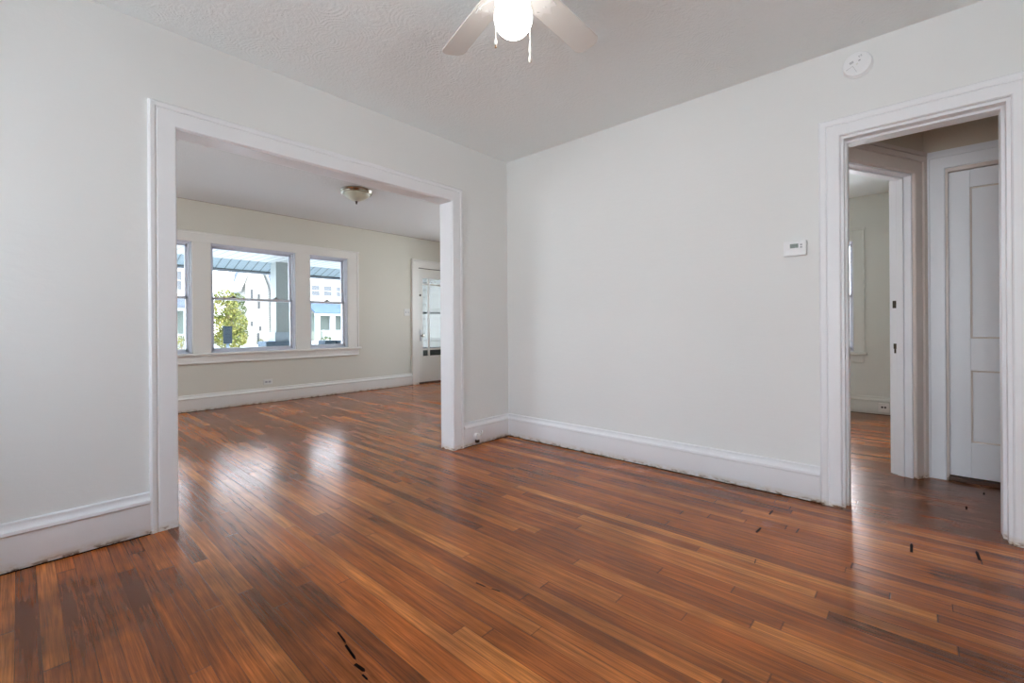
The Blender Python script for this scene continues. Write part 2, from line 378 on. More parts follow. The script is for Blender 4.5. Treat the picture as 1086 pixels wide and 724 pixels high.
# window wall of the living room
WIN = [(-2.25, -1.649), (-1.453, -0.418), (-0.218, 0.368)]; WZ0, WZ1 = 0.705, 2.085
DY0, DY1, DZ = 1.700, 2.610, 2.078
b = MB(); ys = [-4.6] + [v for w in WIN for v in w] + [DY0, DY1, 3.62]
for i in range(0, len(ys), 2): b.box((XO, ys[i], 0), (XF, ys[i + 1], H2))
for w in WIN: b.box((XO, w[0], 0), (XF, w[1], WZ0)); b.box((XO, w[0], WZ1), (XF, w[1], H2))
b.box((XO, DY0, DZ), (XF, DY1, H2))
struct(b.build('wall_front', m_cream), 'cream living room wall with three windows and the front door', 'wall')
# the wall behind the camera, pierced by unseen windows added to light the rooms
b = MB(); RW = [(-2.75, -1.25, 0.72, 2.08), (0.6, 1.7, 0.75, 2.15), (2.4, 3.7, 0.75, 2.15)]
xs = [XF] + [v for w in RW for v in w[:2]] + [4.2]
for i in range(0, len(xs), 2): b.box((xs[i], -4.6, 0), (xs[i + 1], -4.4, H2))
for x0, x1, z0, z1 in RW: b.box((x0, -4.6, 0), (x1, -4.4, z0)); b.box((x0, -4.6, z1), (x1, -4.4, H2))
struct(b.build('wall_back', m_wall), 'white wall facing the long wall, with three unseen windows added for light', 'wall')
struct(MB().box((4.2, -4.6, 0), (4.36, 3.62, H)).build('wall_side', m_wall), 'plain white end wall of the dining room', 'wall')
b = MB(); EW = (-2.9, -1.2, 0.72, 2.08)  # opening for the unseen end window, added to light the living room
b.box((XF, 2.95, 0), (EW[0], 3.1, H2)); b.box((EW[1], 2.95, 0), (-0.14, 3.1, H2)); b.box((EW[0], 2.95, 0), (EW[1], 3.1, EW[2])); b.box((EW[0], 2.95, EW[3]), (EW[1], 3.1, H2))
struct(b.build('wall_living', m_cream), 'cream end wall of the living room beside the front door', 'wall')
# bedroom walls
BWY = 3.45; BW = (1.64, 2.292, 0.70, 1.985)
BX = (0.35, 1.25)  # unseen second bedroom window, added to brighten the bedroom
b = MB(); b.box((0, BWY, 0), (BX[0], BWY + 0.17, 2.49)); b.box((BX[1], BWY, 0), (BW[0], BWY + 0.17, 2.49)); b.box((BX[0], BWY, 0), (BX[1], BWY + 0.17, BW[2])); b.box((BX[0], BWY, BW[3]), (BX[1], BWY + 0.17, 2.49)); b.box((BW[1], BWY, 0), (4.2, BWY + 0.17, 2.49))
b.box((BW[0], BWY, 0), (BW[1], BWY + 0.17, BW[2])); b.box((BW[0], BWY, BW[3]), (BW[1], BWY + 0.17, 2.49))
struct(b.build('wall_bedroom', m_bed), 'grey bedroom wall with a window seen through the narrow doorway', 'wall')
struct(MB().box((2.95, 1.12, 0), (3.05, BWY, 2.49)).build('wall_bedroom_side', m_bed), 'grey side wall of the bedroom behind the hall', 'wall')
# hall wall with the panelled door
HY = 1.0; CX0, CX1, CZ = 2.978, 3.70, 2.03
b = MB(); b.box((2.868, HY, 0), (CX0, HY + 0.12, 2.49)); b.box((CX1, HY, 0), (4.2, HY + 0.12, 2.49)); b.box((CX0, HY, CZ), (CX1, HY + 0.12, 2.49))
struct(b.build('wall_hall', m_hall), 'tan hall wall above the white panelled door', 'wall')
# slanting hall wall with the bedroom doorway
AL = math.radians(63.5); AC = Vector((2.868, 0.985, 0)); AD = Vector((-math.cos(AL), -math.sin(AL), 0)); AN = Vector((-math.sin(AL), math.cos(AL), 0))
def A(s, t, z): p = AC + AD * s + AN * t; return (p.x, p.y, z)
AS0, AS1, AZ = 0.115, 0.80, 2.005
b = MB(); b.box((-0.05, 0, 0), (AS0, 0.11, 2.49), A); b.box((AS1, 0, 0), (0.96, 0.11, 2.49), A); b.box((AS0, 0, AZ), (AS1, 0.11, 2.49), A)
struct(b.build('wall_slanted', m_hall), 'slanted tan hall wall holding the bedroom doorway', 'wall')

# ------------------------------------------------------------------ trim
def casing_prof(wd, band, t=0.019):
    k = wd - band
    return [(0, 0), (0, t * 0.7), (0.006, t), (k - 0.006, t), (k - 0.002, t * 0.8), (k, t * 0.8), (k + 0.001, t * 0.95), (k + 0.006, t * 1.12), (wd - 0.008, t * 1.12), (wd, t * 0.75), (wd, 0)]
onL = lambda u, bb, z: (bb, u, z)            # on wall_left, facing +x
onR = lambda u, bb, z: (u, -bb, z)           # on wall_right, facing -y
onF = lambda u, bb, z: (XF + bb, u, z)       # on wall_front, facing +x
struct(MB().sweep([(-2.525, 0), (-2.525, 2.052), (-0.680, 2.052), (-0.680, 0)], casing_prof(0.115, 0.030), onL).build('trim_1', m_trim), 'wide white casing around the opening to the living room', 'door casing')
b = MB(); b.box((-0.142, -2.536, 0), (0.001, -2.523, 2.056)); b.box((-0.142, -0.682, 0), (0.001, -0.669, 2.056)); b.box((-0.142, -2.536, 2.049), (0.001, -0.669, 2.062))
struct(b.build('trim_2', m_trim), 'white jamb boards lining the wide opening', 'door jamb')
struct(MB().sweep([(2.528, 0), (2.528, 2.062), (3.164, 2.062), (3.164, 0)], casing_prof(0.100, 0.036), onR).build('trim_3', m_trim), 'white casing around the narrow hall doorway', 'door casing')
b = MB(); b.box((2.524, -0.001, 0), (2.541, 0.142, 2.05)); b.box((3.150, -0.001, 0), (3.167, 0.142, 2.05)); b.box((2.524, -0.001, 2.047), (3.167, 0.142, 2.066))
b.box((2.541, 0.052, 0), (2.553, 0.142, 2.04)); b.box((3.138, 0.052, 0), (3.150, 0.142, 2.04)); b.box((2.541, 0.052, 2.035), (3.150, 0.142, 2.047))
hj = struct(b.build('trim_4', m_trim), 'white jamb with stop strips inside the narrow hall doorway', 'door jamb')

BB = lambda h_: [(0, 0), (0, h_), (0.010, h_), (0.013, h_ - 0.005), (0.012, h_ - 0.012), (0.013, h_ - 0.022), (0.018, h_ - 0.031), (0.027, h_ - 0.036), (0.029, h_ - 0.042), (0.029, h_ - 0.050), (0.024, h_ - 0.055), (0.018, h_ - 0.057), (0.018, 0.004), (0.016, 0.0)]
def base(name, mat, segs, xf, h_, label):
    b = MB()
    for u0, u1 in segs: b.prism(BB(h_), u0, u1, xf)
    o = struct(b.build(name, mat), label, 'baseboard')
    g = MB()
    for u0, u1 in segs: g.prism([(0, 0.0003), (0, 0.004), (0.0235, 0.004), (0.0235, 0.0003)], u0, u1, xf)
    kid(g.build('floor_gap', m_dark, o)); return o
struct(MB().box((XF - 0.002, -4.4, H2 - 0.004), (XF + 0.004, 2.95, H2 - 0.0005)).build('trim_0', flat('brown_gap_shade', (0.30, 0.22, 0.16), 0.7)), 'thin brown strip painting the shadow gap where the living room ceiling meets the window wall', 'seam')  # brown strip paints the shade in the gap under the ceiling
base('baseboard_left', m_trim, [(-4.4, -2.641), (-0.564, 0.0)], lambda a, z, u: (a, u, z), 0.208, 'tall white moulded baseboard below the wall with the wide opening')
base('baseboard_right', m_trim, [(0.0, 2.427), (3.265, 4.2)], lambda a, z, u: (u, -a, z), 0.208, 'tall white moulded baseboard along the long white wall')
base('baseboard_front', m_trimc, [(-4.4, 1.556)], lambda a, z, u: (XF + a, u, z), 0.205, 'cream baseboard below the living room windows')
base('baseboard_bedroom', m_bed, [(0.0, 2.95)], lambda a, z, u: (u, BWY - a, z), 0.198, 'grey white baseboard of the bedroom under its window')

# front windows: shared casing with stool and apron
b = MB()
b.box((XF, -2.425, WZ0), (XF + 0.02, WIN[0][0], WZ1)); b.box((XF, WIN[0][1], WZ0), (XF + 0.02, WIN[1][0], WZ1)); b.box((XF, WIN[1][1], WZ0), (XF + 0.02, WIN[2][0], WZ1)); b.box((XF, WIN[2][1], WZ0), (XF + 0.02, 0.545, WZ1))
b.box((XF, -2.425, WZ1), (XF + 0.02, 0.545, 2.205)); b.box((XF, -2.44, 2.19), (XF + 0.032, 0.56, 2.212)); b.box((XF, 0.520, WZ0), (XF + 0.028, 0.547, 2.2)); b.box((XF, -2.44, WZ0), (XF + 0.028, -2.413, 2.2))
wtrim = struct(b.build('trim_5', m_trimc, None, 0.003), 'cream casing shared by the three living room windows', 'window casing')
b = MB().box((XF - 0.06, -2.49, 0.680), (XF + 0.055, 0.575, 0.708))
kid(b.build('stool', m_trimc, wtrim, 0.006))
b = MB().box((XF, -2.45, 0.600), (XF + 0.019, 0.545, 0.680)); b.box((XF, -2.45, 0.580), (XF + 0.028, 0.545, 0.602))
kid(b.build('apron', m_trimc, wtrim, 0.004))

def hung_window(name, y0, y1, label, nlock, z0=WZ0, z1=WZ1, zm=1.398, xf=None, depth=0.19, fr=0.024, st=0.026):
    """double-hung: (a, d, z) with d = depth from the room face"""
    b = MB()
    b.box((y0, 0.0, z0), (y0 + 0.012, depth, z1), xf); b.box((y1 - 0.012, 0.0, z0), (y1, depth, z1), xf); b.box((y0, 0, z1 - 0.012), (y1, depth, z1), xf); b.box((y0, 0.0, z0 - 0.001), (y1, depth, z0 + 0.012), xf)
    for d0 in (0.035,):
        b.box((y0, d0, z0), (y0 + fr, d0 + 0.11, z1), xf); b.box((y1 - fr, d0, z0), (y1, d0 + 0.11, z1), xf); b.box((y0, d0, z1 - fr), (y1, d0 + 0.11, z1), xf); b.box((y0, d0, z0), (y1, d0 + 0.11, z0 + fr), xf)
    root = struct(b.build(name, m_vinyl), label, 'window')
    for (za, zb, d, mr) in ((zm - 0.016, z1 - fr, 0.095, 'b'), (z0 + fr, zm + 0.016, 0.060, 't')):
        a0, a1 = y0 + fr, y1 - fr; b = MB()
        b.box((a0, d, za), (a0 + st, d + 0.032, zb), xf); b.box((a1 - st, d, za), (a1, d + 0.032, zb), xf)
        b.box((a0, d, zb - (st if mr == 'b' else 0.032)), (a1, d + 0.032, zb), xf); b.box((a0, d, za), (a1, d + 0.032, za + (0.032 if mr == 'b' else st + 0.008)), xf)
        s = kid(b.build('sash', m_vinyl, root))
        kid(MB().box((a0 + st * 0.6, d + 0.013, za + 0.02), (a1 - st * 0.6, d + 0.017, zb - 0.02), xf).build('pane', m_glass, s))
        if mr == 't':
            for k in range(nlock):
                yl = (y0 + y1) / 2 if nlock == 1 else y0 + (y1 - y0) * (0.26, 0.77)[k]
                l = MB().box((yl - 0.035, d - 0.004, zb), (yl + 0.035, d + 0.03, zb + 0.012), xf); l.box((yl - 0.014, d - 0.002, zb + 0.012), (yl + 0.014, d + 0.022, zb + 0.028), xf)
                kid(l.build('sash_lock', m_lock, s, 0.003))
    return root
xfF = lambda a, d, z: (XF - d, a, z)
hung_window('window_1', *WIN[0], 'narrow double hung window partly hidden by the opening casing', 1, xf=xfF)
hung_window('window_2', *WIN[1], 'wide double hung window showing a tree and a gabled house', 2, xf=xfF)
hung_window('window_3', *WIN[2], 'narrow double hung window nearest the front door', 1, xf=xfF)
xfB = lambda a, d, z: (a, BWY + d, z)
hung_window('window_4', BW[0], BW[1], 'bedroom window edge seen past the narrow doorway', 1, BW[2], BW[3], 1.35, xfB, 0.165, 0.02, 0.022)
hung_window('window_9', BX[0], BX[1], 'unseen second bedroom window added for light behind the long wall', 1, BW[2], BW[3], 1.35, xfB, 0.165, 0.02, 0.022)
b = MB(); b.box((2.288, BWY - 0.02, 0.69), (2.368, BWY, 2.10)); b.box((1.517, BWY - 0.02, 0.69), (1.644, BWY, 2.10)); b.box((1.644, BWY - 0.02, 1.98), (2.288, BWY, 2.10)); b.box((1.50, BWY - 0.03, 2.10), (2.40, BWY, 2.125)); b.box((2.368, BWY - 0.027, 0.69), (2.39, BWY, 2.10))
t6 = struct(b.build('trim_6', m_bed, None, 0.003), 'grey white casing around the bedroom window', 'window casing')
kid(MB().box((1.48, BWY - 0.05, 0.66), (2.41, BWY + 0.03, 0.688)).build('stool', m_bed, t6, 0.005))
kid(MB().box((1.52, BWY - 0.02, 0.575), (2.38, BWY, 0.66)).build('apron', m_bed, t6, 0.004))
for i, (x0, x1, z0, z1) in enumerate(RW):
    hung_window('window_%d' % (5 + i), x0, x1, ['unseen living room window added for light behind the camera', 'unseen dining room window added for light beside the wide opening', 'unseen dining room window added for light beside the end wall'][i], 1, z0, z1, 1.42, lambda a, d, z: (a, -4.4 - d, z), 0.19)

hung_window('window_8', EW[0], EW[1], 'unseen living room window added for light in the end wall', 1, EW[2], EW[3], 1.40, lambda a, d, z: (a, 2.95 + d, z), 0.148)

# ------------------------------------------------------------------ front door and storm door
dp = [(0, 0), (0, 0.014), (0.006, 0.019), (0.105, 0.019), (0.112, 0.030), (0.140, 0.030), (0.145, 0.02), (0.145, 0)]
struct(MB().sweep([(DY0, 0), (DY0, 2.070), (DY1, 2.070), (DY1, 0)], [(a * (1 if a < 0.2 else 1), q) for a, q in dp], onF).build('trim_7', m_trimc), 'cream casing around the front door', 'door casing')
b = MB(); b.box((XO, DY0, 0), (XF, DY0 + 0.008, DZ)); b.box((XO, DY1 - 0.008, 0), (XF, DY1, DZ)); b.box((XO, DY0, DZ - 0.006), (XF, DY1, DZ))
struct(b.build('trim_8', m_trimc), 'cream jamb of the front door', 'door jamb')
x0, x1 = XF - 0.062, XF - 0.018
b = MB(); ya, yb = DY0 + 0.010, DY1 - 0.010; ga, gb, gz0, gz1 = DY0 + 0.112, DY1 - 0.112, 0.492, 1.897
b.box((x0, ya, 0.028), (x1, ga, 2.063)); b.box((x0, gb, 0.028), (x1, yb, 2.063)); b.box((x0, ga, gz1), (x1, gb, 2.063)); b.box((x0, ga, 0.028), (x1, gb, gz0))
door = struct(b.build('door_1', m_doorc, None, 0.002), 'cream front door with a tall divided glass panel', 'door')
kid(MB().box((x0 + 0.020, ga - 0.005, gz0 - 0.005), (x0 + 0.024, gb + 0.005, gz1 + 0.005)).build('pane', m_glass, door))
b = MB()
for y in (DY0 + 0.253, DY1 - 0.253): b.box((x0 + 0.004, y - 0.017, gz0), (x1 - 0.004, y + 0.017, gz1))
for z in (1.785, 0.612): b.box((x0 + 0.0045, ga, z - 0.016), (x1 - 0.0045, gb, z + 0.016))
kid(b.build('muntin', m_doorc, door, 0.003))
b = MB().box((x1, DY0 + 0.040, 0.765), (x1 + 0.006, DY0 + 0.092, 0.965)); 
lk = kid(b.build('lock_plate', m_nickel, door, 0.003))
kid(MB().lathe([(0, 0), (0.012, 0), (0.012, 0.03), (0.026, 0.04), (0.030, 0.055), (0.024, 0.066), (0, 0.068)], (x1 + 0.006, DY0 + 0.068, 0.862), 'x', 20).build('knob', m_bronze, lk))
kid(MB().lathe([(0, 0), (0.018, 0), (0.018, 0.008), (0.012, 0.014), (0, 0.014)], (x1, DY0 + 0.056, 1.583), 'x', 16).build('deadbolt', m_bronzed, door))
kid(MB().box((XO, DY0 + 0.008, 0.0005), (XF + 0.005, DY1 - 0.008, 0.020)).build('threshold', m_thresh, door, 0.004))
kid(MB().box((x1 - 0.005, ya, DZ - 0.016), (x1 + 0.001, yb, DZ - 0.007)).build('top_gap', m_dark, door))
b = MB(); sx0, sx1 = XO - 0.035, XO - 0.005
b.box((sx0, DY0 - 0.02, 0), (sx1, DY0 + 0.07, 2.08)); b.box((sx0, DY1 - 0.07, 0), (sx1, DY1 + 0.02, 2.08)); b.box((sx0, DY0, 1.99), (sx1, DY1, 2.08))
st = struct(b.build('door_2', m_hwood), 'white storm door outside the front door glass', 'door')
kid(MB().box((sx0, DY0 + 0.07, 0.03), (sx1, DY1 - 0.07, 0.600)).build('kick_panel', m_stormdark, st))
kid(MB().box((sx0, DY0 + 0.07, 1.262), (sx1, DY1 - 0.07, 1.292)).build('rail', m_stormdark, st))
kid(MB().box((sx0, DY0 + 0.07, 0.600), (sx1, DY1 - 0.07, 0.635)).build('rail', m_gutter, st))
kid(MB().box((sx0 + 0.012, DY0 + 0.07, 0.6), (sx0 + 0.016, DY1 - 0.07, 1.99)).build('pane', m_glass, st))

# ------------------------------------------------------------------ hall: panelled door, slanted doorway trim
onH = lambda u, bb, z: (u, HY - bb, z)
b = MB().sweep([(CX0, 0), (CX0, CZ), (CX1, CZ), (CX1, 0)], [(0, 0), (0, 0.014), (0.005, 0.018), (0.074, 0.018), (0.076, 0.024), (0.088, 0.027), (0.090, 0.0)], lambda u, bb, z: (u, HY - bb, z))
b.box((CX0 - 0.088, HY - 0.018, CZ + 0.08), (CX1 + 0.09, HY, 2.150))
struct(b.build('trim_9', m_door), 'white casing around the panelled hall door', 'door casing')
b = MB(); b.box((CX0, HY - 0.001, 0), (CX0 + 0.014, HY + 0.12, CZ)); b.box((CX1 - 0.010, HY - 0.001, 0), (CX1, HY + 0.12, CZ)); b.box((CX0 + 0.014, HY - 0.001, CZ - 0.022), (CX1 - 0.010, HY + 0.12, CZ))
struct(b.build('trim_10', m_trimh), 'tan edged jamb of the panelled hall door', 'door jamb')
dx0, dx1, dy, dt = CX0 + 0.016, CX1 - 0.012, HY + 0.022, 0.035
px0, px1 = dx0 + 0.098, dx1 - 0.098
b = MB(); PZ = [(0.254, 0.717), (0.922, 1.893)]
b.box((dx0, dy, 0.030), (px0, dy + dt, 2.005)); b.box((px1, dy, 0.030), (dx1, dy + dt, 2.005))
b.box((px0, dy, 0.030), (px1, dy + dt, PZ[0][0])); b.box((px0, dy, PZ[0][1]), (px1, dy + dt, PZ[1][0])); b.box((px0, dy, PZ[1][1]), (px1, dy + dt, 2.005))
cd = struct(b.build('door_3', m_door, None, 0.002), 'white two panel door at the back of the hall', 'door')
for z0, z1 in PZ:
    p = MB().box((px0 - 0.004, dy + 0.014, z0 - 0.004), (px1 + 0.004, dy + 0.024, z1 + 0.004))
    fr = [(0, 0), (0.0, 0.0138), (0.005, 0.0138), (0.012, 0.004), (0.014, 0.0)]
    po = kid(p.build('panel', m_door, cd))
    k = MB()
    for lo, hi in (((px0, z0), (px0 + 0.010, z1)), ((px1 - 0.010, z0), (px1, z1)), ((px0, z0), (px1, z0 + 0.010)), ((px0, z1 - 0.010), (px1, z1))):
        k.box((lo[0], dy + 0.007, lo[1]), (hi[0], dy + 0.015, hi[1]))
    kid(k.build('panel_moulding', m_trimh, po, 0.003))
kid(MB().lathe([(0, 0), (0.028, 0), (0.028, -0.006), (0.011, -0.012), (0.011, -0.035), (0.027, -0.045), (0.029, -0.058), (0.02, -0.068), (0, -0.07)], (dx1 - 0.06, dy, 0.92), 'y', 20).build('knob', m_bronze, cd))
kid(MB().box((CX0 + 0.009, HY - 0.012, 0.0005), (CX1 - 0.009, HY + 0.1, 0.024)).build('threshold', m_thresh, cd, 0.003))

b = MB().sweep([(AS1, 0), (AS1, AZ), (AS0, AZ), (AS0, 0)][::-1], [(0, 0), (0, -0.014), (0.006, -0.019), (0.075, -0.019), (0.078, -0.013), (0.083, -0.013), (0.085, -0.026), (0.112, -0.029), (0.115, 0)], lambda u, bb, z: A(u, bb, z))
b.box((0.0, -0.019, AZ + 0.10), (0.92, 0, 2.140), A); b.box((0.0, -0.029, 2.125), (0.92, 0, 2.150), A)
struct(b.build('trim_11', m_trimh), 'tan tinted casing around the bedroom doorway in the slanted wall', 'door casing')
b = MB(); b.box((AS0 - 0.002, -0.001, 0), (AS0 + 0.012, 0.112, AZ), A); b.box((AS1 - 0.012, -0.001, 0), (AS1, 0.112, AZ), A); b.box((AS0, -0.001, AZ - 0.012), (AS1, 0.112, AZ), A)
b.box((AS0 + 0.012, 0.040, 0), (AS0 + 0.024, 0.078, AZ - 0.012), A); b.box((AS1 - 0.024, 0.040, 0), (AS1 - 0.012, 0.078, AZ - 0.012), A); b.box((AS0, 0.040, AZ - 0.024), (AS1, 0.078, AZ - 0.012), A)
b.box((AS0 - 0.002, 0.11, 0), (AS0 + 0.006, 0.128, AZ), A)
aj = struct(b.build('trim_12', m_door, None, 0.002), 'white jamb of the bedroom doorway with two old strike plates', 'door jamb')
kid(MB().box((AS0 + 0.012, 0.086, 1.125), (AS0 + 0.0145, 0.106, 1.175), A).build('strike_plate', m_bronzed, aj))
k = MB().box((AS0 + 0.012, 0.086, 0.85), (AS0 + 0.0145, 0.102, 0.885), A); k.box((AS0 + 0.012, 0.088, 0.82), (AS0 + 0.0150, 0.098, 0.856), A)
kid(k.build('latch_hole', m_bronzed, aj))

# ------------------------------------------------------------------ ceiling fan
FC = Vector((1.697, -1.794, 0))
fan = thing(empty('ceiling_fan', (FC.x, FC.y, H)), 'white five blade ceiling fan with a lit round globe', 'ceiling fan')
Z = lambda z: z - H
MB().lathe([(0, Z(H)), (0.088, Z(H)), (0.088, Z(H - 0.012)), (0.06, Z(H - 0.045)), (0.05, Z(H - 0.05)), (0, Z(H - 0.05))], (0, 0, 0)).build('canopy', m_fan, fan)
MB().lathe([(0, Z(2.505)), (0.06, Z(2.505)), (0.10, Z(2.492)), (0.118, Z(2.465)), (0.118, Z(2.41)), (0.105, Z(2.372)), (0.08, Z(2.352)), (0.06, Z(2.348)), (0, Z(2.348))], (0, 0, 0)).build('motor_housing', m_fan, fan)
lkit = MB().lathe([(0, Z(2.35)), (0.052, Z(2.35)), (0.056, Z(2.34)), (0.05, Z(2.315)), (0.058, Z(2.30)), (0.060, Z(2.272)), (0.052, Z(2.262)), (0, Z(2.262))], (0, 0, 0)).build('light_fitter', m_fan, fan)
gp = [(0.046, Z(2.270))] + [(0.0735 * math.sin(math.radians(a)), Z(2.203) + 0.0735 * 1.0 * math.cos(math.radians(a))) for a in range(38, 181, 8)]; gp[-1] = (0.0, gp[-1][1])
MB().lathe(gp, (0, 0, 0), seg=40).build('globe', m_globe, lkit)
for k in range(5):
    a = math.radians(92.6 + 72 * k - 0.6); ca, sa = math.cos(a), math.sin(a); tw = math.radians(-11)
    def X(r, w_, z): return (r * ca - (w_ * math.cos(tw)) * sa, r * sa + (w_ * math.cos(tw)) * ca, Z(2.362) + z + w_ * math.sin(tw))
    # outline of the paddle
    out = [(0.145, -0.050), (0.165, -0.056), (0.33, -0.059), (0.542, -0.062), (0.560, -0.055), (0.575, -0.034), (0.578, 0.0), (0.575, 0.034), (0.560, 0.055), (0.542, 0.062), (0.33, 0.059), (0.165, 0.056), (0.145, 0.050)]
    bl = MB().prism(out, -0.003, 0.003, lambda p, q, z: X(p, q, z)).build('blade', m_blade, fan, 0.0015)
    ir = MB(); io = [(0.085, -0.016), (0.13, -0.012), (0.165, -0.030), (0.20, -0.046), (0.235, -0.040), (0.222, -0.020), (0.255, 0.0), (0.222, 0.020), (0.235, 0.040), (0.20, 0.046), (0.165, 0.030), (0.13, 0.012), (0.085, 0.016)]
    ir.prism(io, -0.0095, -0.0032, lambda p, q, z: X(p, q, z))
    for q in (-0.034, 0.0, 0.034): ir.lathe([(0, -0.0125), (0.006, -0.0125), (0.007, -0.0095), (0, -0.0095)], (0.206, q, 0), 'z', 10, lambda p, qq, z: X(p, qq, z))
    ir.box((0.07, -0.014, -0.004), (0.12, 0.014, 0.02), lambda p, q, z: X(p, q, z))
    ir.build('blade_bracket', m_fan, bl)
RV = Vector((Rt.x, Rt.y, 0))
def chain(off, z_end, fobs):
    p0 = RV * (off * 0.80); p1 = RV * off
    pts = [(p0.x, p0.y, Z(2.30)), (p1.x, p1.y, Z(2.285)), (p1.x, p1.y, Z(z_end))]
    c = MB().tube(pts, 0.0012, 6)
    z = 2.28
    while z > z_end: c.lathe([(0, -0.0022), (0.0022, 0), (0, 0.0022)], (p1.x, p1.y, Z(z)), 'z', 6); z -= 0.006
    ch = c.build('pull_chain', m_fob, fan)
    for (z0, z1, r, mt) in fobs:
        MB().lathe([(0, z0), (r * 0.7, z0 + (z1 - z0) * 0.08), (r, z0 + (z1 - z0) * 0.3), (r * 0.75, z0 + (z1 - z0) * 0.75), (r * 0.3, z1), (0, z1)], (p1.x, p1.y, -H), 'z', 14).build('pull_knob', mt, ch)
chain(-0.068, 2.125, [(2.098, 2.127, 0.0055, m_fob), (2.088, 2.099, 0.0045, m_wood)])
chain(0.064, 2.10, [(2.060, 2.112, 0.0058, m_fob), (2.030, 2.061, 0.0075, m_fob)])

# ------------------------------------------------------------------ living room ceiling light
lt = thing(empty('ceiling_light', (-1.93, -0.46, H2)), 'unlit flush ceiling light with amber glass bowl in the living room', 'ceiling light')
MB().lathe([(0, 0), (0.165, 0), (0.176, -0.010), (0.178, -0.018), (0.170, -0.028), (0.174, -0.034), (0.168, -0.046), (0.150, -0.048), (0, -0.04)], (0, 0, 0), seg=40).build('rim', m_bronze, lt)
MB().lathe([(0.150, -0.047), (0.143, -0.062), (0.11, -0.088), (0.06, -0.116), (0.02, -0.130), (0, -0.132)], (0, 0, 0), seg=40).build('glass_shade', m_shade, lt)
MB().lathe([(0, -0.128), (0.016, -0.130), (0.013, -0.138), (0.007, -0.144), (0.010, -0.152), (0.006, -0.162), (0, -0.164)], (0, 0, 0), seg=16).build('finial', m_bronzed, lt)

# ------------------------------------------------------------------ things on the walls
sm = thing(empty('smoke_detector', (2.606, 0, 2.425)), 'round white smoke detector on the wall above the narrow doorway', 'smoke detector')
MB().lathe([(0, 0), (0.068, 0), (0.068, -0.010), (0.064, -0.012), (0, -0.012)], (0, 0, 0), 'y', 40).build('mounting_plate', m_plastic, sm)
MB().lathe([(0.0, -0.012), (0.062, -0.012), (0.066, -0.016), (0.065, -0.021), (0.060, -0.026), (0.03, -0.028), (0, -0.028)], (0, 0, 0), 'y', 40).build('cover', m_plastic, sm)
rot = math.radians(24)
def SM(a, d, z): return (a * math.cos(rot) - z * math.sin(rot), d, a * math.sin(rot) + z * math.cos(rot))
k = MB()
for i in range(3): k.box((-0.026, -0.0290, 0.016 + i * 0.0042), (-0.008, -0.0275, 0.0185 + i * 0.0042), SM)
k.build('vent_slots', m_grey, sm)
MB().box((0.010, -0.0302, 0.006), (0.020, -0.027, 0.012), SM).build('test_button', m_grey, sm, 0.001)
for i in range(4): MB().box((0.020 + (i % 2) * 0.009, -0.0286, 0.024 + (i // 2) * 0.006), (0.026 + (i % 2) * 0.009, -0.024, 0.0265 + (i // 2) * 0.006), SM).build('sounder_slot', m_grey, sm)
MB().box((-0.006, -0.0292, -0.006), (0.004, -0.027, 0.002), SM).build('indicator_window', m_plasticd, sm)
k = MB(); k.box((-0.052, -0.0286, 0.000), (-0.020, -0.0255, 0.0012), SM); k.box((-0.0206, -0.0286, -0.040), (-0.0194, -0.0255, 0.001), SM)
k.build('battery_door', m_grey, sm)

th = thing(empty('thermostat', (2.311, 0, 1.4635)), 'white wall thermostat with a small green grey screen', 'thermostat')
MB().box((-0.0575, -0.010, -0.040), (0.0575, 0, 0.040)).build('base_plate', m_plasticd, th)
MB().prism([(-0.060, -0.010), (-0.057, -0.026), (-0.050, -0.030), (0.050, -0.030), (0.057, -0.026), (0.060, -0.010)], -0.042, 0.042, lambda p, q, z: (p, q, z)).build('body', m_plastic, th, 0.002)
sc = MB().box((-0.023, -0.0312, 0.002), (0.019, -0.029, 0.026)).build('screen', m_lcd, th)
k = MB()
for i, (xa, za) in enumerate(((-0.017, 0.006), (-0.006, 0.006), (0.006, 0.009))):
    w_, h_ = (0.008, 0.015) if i < 2 else (0.006, 0.010)
    for lo, hi in (((0, 0), (w_, 0.0016)), ((0, h_ / 2), (w_, h_ / 2 + 0.0016)), ((0, h_), (w_, h_ + 0.0016)), ((0, 0), (0.0014, h_)), ((w_ - 0.0014, 0), (w_, h_))):
        k.box((xa + lo[0], -0.0314, za + lo[1]), (xa + hi[0], -0.0310, za + hi[1]))
k.build('digits', m_lcdd, sc)
for z in (0.018, 0.004): MB().box((0.027, -0.033, z - 0.004), (0.038, -0.029, z + 0.004)).build('button', m_grey, th, 0.001)
MB().box((-0.045, -0.0312, -0.036), (0.030, -0.0295, -0.008)).build('flip_cover', m_plastic, th, 0.001)

def plate(name, loc, xf, w_, h_, label, cat, gangs):
    r = empty(name, loc)
    o = thing(r, label, cat)
    MB().box((-w_ / 2, 0, -h_ / 2), (w_ / 2, 0.006, h_ / 2), xf).build('cover_plate', m_plasticd, r, 0.002)
    return r
xfw = lambda a, d, z: (d, a, z)
sw = plate('light_switch', (XF, 1.462, 1.272), xfw, 0.118, 0.118, 'cream double light switch beside the front door', 'light switch', 2)
for a in (-0.026, 0.026):
    MB().box((a - 0.006, 0.006, -0.013), (a + 0.006, 0.0075, 0.013), xfw).build('toggle_slot', m_grey, sw)
    MB().box((a - 0.0045, 0.006, -0.002), (a + 0.0045, 0.018, 0.010), xfw).build('toggle', m_plasticd, sw, 0.001)
ot = plate('wall_outlet', (XF, -0.792, 0.283), xfw, 0.116, 0.070, 'cream sideways power outlet on the wall below the living room windows', 'outlet', 2)
